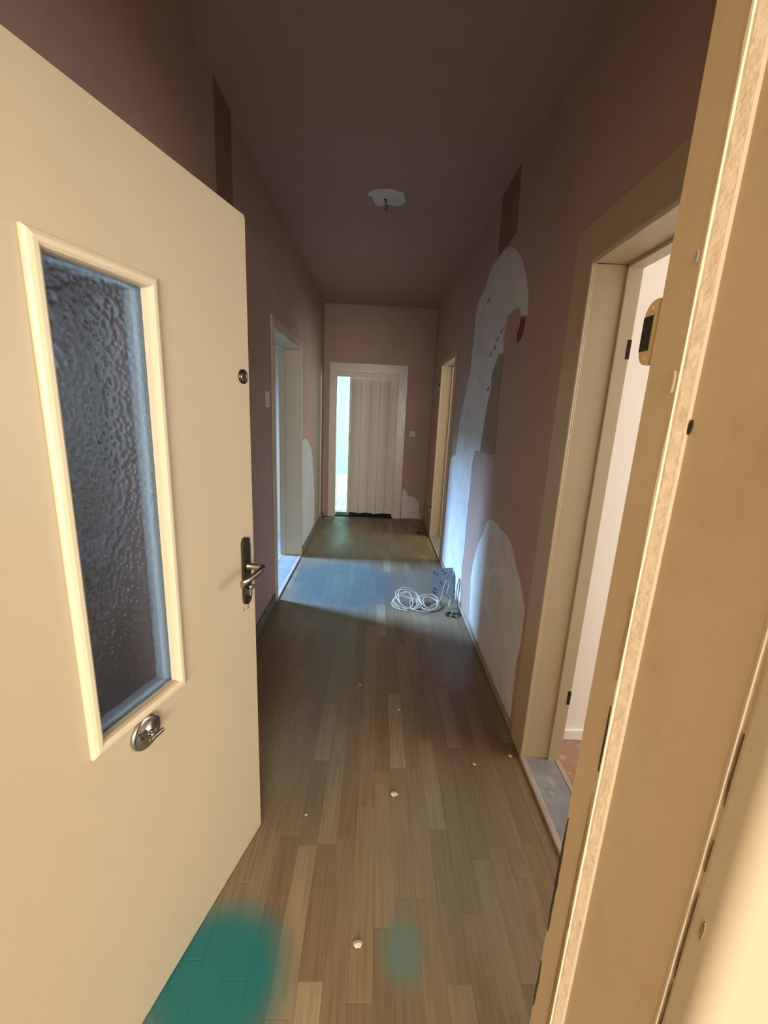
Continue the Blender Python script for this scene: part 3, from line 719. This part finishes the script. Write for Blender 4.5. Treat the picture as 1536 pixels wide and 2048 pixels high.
wc.tube(loops([(.42, 3.02, .10, .50, 0), (.46, 3.0, .09, .2, .5), (.40, 2.99, .11, .12, 0), (.47, 2.98, .07, .45, .8)], 4) + [(0.505, 2.98, 0.03), (0.527, 2.98, 0.05), (0.546, 2.98, 0.092), (0.550, 2.98, 0.132), (0.56, 2.98, 0.193), (0.580, 2.985, 0.228), (0.600, 3.0, 0.19), (0.589, 3.0, 0.124), (0.604, 3.0, 0.088), (0.622, 3.01, 0.060), (0.60, 2.96, 0.01)], cr, 8, sub=4)
tag(wc.build('white_cable', CABLEW), 'tangle of white cable coiled on the floor beside the right wall', 'cable')
c3 = MB().tube([(0.66, 3.12, 0.006), (0.62, 3.12, 0.03), (0.604, 3.11, 0.10), (0.592, 3.10, 0.164), (0.606, 3.10, 0.218), (0.623, 3.10, 0.245), (0.642, 3.10, 0.252), (0.657, 3.10, 0.230), (0.664, 3.10, 0.185), (0.666, 3.10, 0.125), (0.660, 3.09, 0.062), (0.655, 3.08, 0.010), (0.640, 3.075, 0.006)], cr, 8, sub=5).build('grey_cable', CABLED)
tag(c3, 'dark grey cable arching tallest in the tangle beside the right wall', 'cable')
c4 = MB().tube([(0.672, 2.94, 0.007), (0.670, 3.00, 0.06), (0.670, 3.03, 0.13), (0.674, 3.03, 0.19), (0.681, 3.03, 0.225), (0.688, 3.03, 0.20), (0.688, 3.03, 0.14), (0.680, 3.01, 0.06), (0.676, 2.97, 0.012), (0.674, 2.91, 0.006)], 0.0034, 8, sub=5).build('grey_cable', SHEET)
tag(c4, 'thin grey cable loop leaning against the right wall, rightmost of the tangle', 'cable')
# grey card leaning behind the cables, with dark nail clips
gs = empty('grey_card', (0.60, 3.27, 0)); tag(gs, 'grey card sheet with black clips leaning behind the cables', 'card')
bm = bmesh.new()
cv = [(-0.10, -0.02, 0.0), (0.082, -0.10, 0.0), (0.085, 0.06, 0.20), (-0.075, 0.10, 0.16)]
n4 = 5; grid = []
for i in range(n4 + 1):
    row = []
    for j in range(n4 + 1):
        u, v = i / n4, j / n4
        p = (Vector(cv[0]) * (1 - u) + Vector(cv[1]) * u) * (1 - v) + (Vector(cv[3]) * (1 - u) + Vector(cv[2]) * u) * v
        p += Vector((0, 0.012 * math.sin(u * 3.1) * v, 0)); row.append(bm.verts.new(p))
    grid.append(row)
for i in range(n4):
    for j in range(n4): bm.faces.new((grid[i][j], grid[i + 1][j], grid[i + 1][j + 1], grid[i][j + 1]))
me = bpy.data.meshes.new('card_sheet'); bm.to_mesh(me); bm.free(); me.materials.append(SHEET)
o = bpy.data.objects.new('card_sheet', me); COL.objects.link(o); o.parent = gs
md = o.modifiers.new('thickness', 'SOLIDIFY'); md.thickness = 0.003
for k, (u, v) in enumerate([(0.08, 0.85), (0.45, 0.9), (0.40, 0.45), (0.12, 0.2), (0.10, 0.05)]):
    p = (Vector(cv[0]) * (1 - u) + Vector(cv[1]) * u) * (1 - v) + (Vector(cv[3]) * (1 - u) + Vector(cv[2]) * u) * v
    MB().box(p.x - 0.004, p.x + 0.004, p.y - 0.010, p.y - 0.001, p.z, p.z + 0.014, 0.002).build('nail_clip', BLACK, gs)
# dirt heap at the wall under the cables
dh = MB()
for k in range(16):
    dh.crumb((0.61 + rc.uniform(-0.04, 0.06), 2.86 + rc.uniform(-0.04, 0.04), 0.0), rc.uniform(0.006, 0.014), 200 + k, 0.5)
tag(dh.build('dirt_pile', DIRT), 'dark dirt and crumbs swept to the right wall under the cables', 'dirt', kind='stuff')

# ------------------------------------------------------------------ crumbs on the floor
crumbs = [
    (0.123, 1.334, 0.013, 'white plaster crumb near the middle of the floor, largest beyond the entrance door'),
    (0.004, 0.859, 0.012, 'flat pale paint flake nearest to the camera on the floor'),
    (-0.204, 1.241, 0.005, 'tiny white crumb on the floor close to the open door'),
    (0.473, 1.489, 0.008, 'pale crumb on the floor left of the near right threshold'),
    (0.644, 1.540, 0.010, 'pale crumb on the floor at the foot of the near right frame'),
    (0.166, 1.816, 0.007, 'small pale crumb on the floor midway to the cables'),
    (-0.038, 2.004, 0.006, 'small crumb on the floor farther left, beyond the open door'),
]
for k, (x_, y_, r_, lab) in enumerate(crumbs):
    tag(MB().crumb((x_, y_, 0.0), r_, 300 + k, 0.35).build('plaster_crumb', DEBRIS), lab, 'crumb', 'plaster crumbs on the floor')
d_ = MB()
for k in range(5): d_.crumb((0.60 + rc.uniform(-0.05, 0.05), 5.03 + rc.uniform(-0.03, 0.03), 0.0), rc.uniform(0.012, 0.022), 400 + k, 0.5)
tag(d_.build('dirt_pile', DIRT), 'dark dirt on the floor before the far right doorway', 'dirt', kind='stuff')

# ------------------------------------------------------------------ rooms beyond the doorways
def room(tagname, x0, x1, y0, y1, wm, fm, win_side, win, open_side, labels, h=H, fz=0.0):
    """four walls (the one towards the corridor left to the corridor's own wall), floor, ceiling, window hole"""
    t = 0.1; b = MB()
    def wall(side):
        if side == open_side: return
        if side in 'ew':
            xa, xb = (x1, x1 + t) if side == 'e' else (x0 - t, x0)
            if side == win_side:
                a0, a1, z0, z1 = win
                b.box(xa, xb, y0 - t, a0, fz, h); b.box(xa, xb, a1, y1 + t, fz, h); b.box(xa, xb, a0, a1, fz, z0); b.box(xa, xb, a0, a1, z1, h)
            else: b.box(xa, xb, y0 - t, y1 + t, fz, h)
        else:
            ya, yb = (y1, y1 + t) if side == 'n' else (y0 - t, y0)
            if side == win_side:
                a0, a1, z0, z1 = win
                b.box(x0, a0, ya, yb, fz, h); b.box(a1, x1, ya, yb, fz, h); b.box(a0, a1, ya, yb, fz, z0); b.box(a0, a1, ya, yb, z1, h)
            else: b.box(x0, x1, ya, yb, fz, h)
    for s in 'nsew': wall(s)
    struct(b.build('wall_' + tagname, wm), labels[0], 'wall')
    struct(MB().box(x0 - t, x1 + t, y0 - t, y1 + t, fz - 0.1, fz).build('floor_' + tagname, fm), labels[1], 'floor')
    struct(MB().box(x0 - t, x1 + t, y0 - t, y1 + t, h, h + 0.1).build('ceiling_' + tagname, wm), labels[2], 'ceiling')
    a0, a1, z0, z1 = win; fb = MB(); f = 0.05
    def bar(a, c, z_0, z_1):
        if win_side == 'e': fb.box(x1 + 0.02, x1 + 0.07, a, c, z_0, z_1)
        elif win_side == 'w': fb.box(x0 - 0.07, x0 - 0.02, a, c, z_0, z_1)
        elif win_side == 's': fb.box(a, c, y0 - 0.07, y0 - 0.02, z_0, z_1)
    bar(a0, a0 + f, z0, z1); bar(a1 - f, a1, z0, z1); bar(a0, a1, z0, z0 + f); bar(a0, a1, z1 - f, z1)
    return fb
room('left_room', -3.2, XL - TL, 2.0, 4.75, W_BLUE, F_GREY, 'w', (3.5, 4.65, 1.7, 2.70), 'e',
     ('pale bluish walls seen through the left doorway', 'grey floor seen through the left doorway', 'ceiling of the room beyond the left doorway')
     ).build('window_1', TRIM)
room('right_room', XR + TR, 3.2, 0.5, 1.66, W_WHITE, F_TERRA, 'e', (0.62, 1.56, 0.9, 2.2), 'w',
     ('bright white walls seen through the near right doorway', 'terracotta coloured floor seen through the near right doorway', 'ceiling of the room beyond the near right doorway')
     ).build('window_2', TRIM)
room('right_far_room', XR + TR, 3.2, 3.3, 5.4, W_CREAM, F_GREY, 'e', (3.6, 5.0, 0.9, 2.3), 'w',
     ('cream walls of the room beyond the far right doorway', 'dark grey floor seen through the far right doorway', 'ceiling of the room beyond the far right doorway')
     ).build('window_3', TRIM)
room('end_room', -1.7, 1.4, YE + 0.2, 9.1, W_MINT, SUBFLOOR, 'e', (6.9, 8.5, 0.9, 2.3), 's',
     ('mint green walls seen through the gap of the folding door', 'pinkish board floor seen through the gap of the folding door', 'ceiling of the end room'), fz=0.0
     ).build('window_4', TRIM)
room('stairwell', -1.6, 1.6, -5.0, 0.2, STAIRW, F_GREY, 's', (-0.6, 1.4, 0.5, 2.4), 'n',
     ('cream walls of the stairwell behind the camera', 'grey stairwell floor behind the camera', 'stairwell ceiling behind the camera')
     ).build('window_5', TRIM)
for n_, lab in ((1, 'left room'), (2, 'near right room'), (3, 'far right room'), (4, 'end room'), (5, 'stairwell')):
    struct(bpy.data.objects['window_%d' % n_], 'plain window frame of the ' + lab, 'window')
# boards of the end room floor
efl = bpy.data.objects['floor_end_room']
me = None
bw = 0.11
for k in range(15):
    x0 = -1.6 + k * bw * 1.0
    if x0 > 0.35: break
    o = MB().box(0, bw - 0.004, YE + 0.2, 9.08, 0.0, 0.014, 0.0015, 1).build('floor_board', F_PINK, efl)
    o.location = (x0, 0, 0)
struct(MB().box(-1.68, 1.38, 9.078, 9.099, 0.0145, 0.10, 0.004).build('baseboard_end_room', SKIRTW), 'white baseboard under the mint wall of the end room', 'baseboard')
struct(MB().box(XR + TR + 0.005, 1.9, 1.646, 1.659, 0.0005, 0.055, 0.004).build('baseboard_right_room', SKIRTW), 'rough white baseboard in the near right room', 'baseboard')
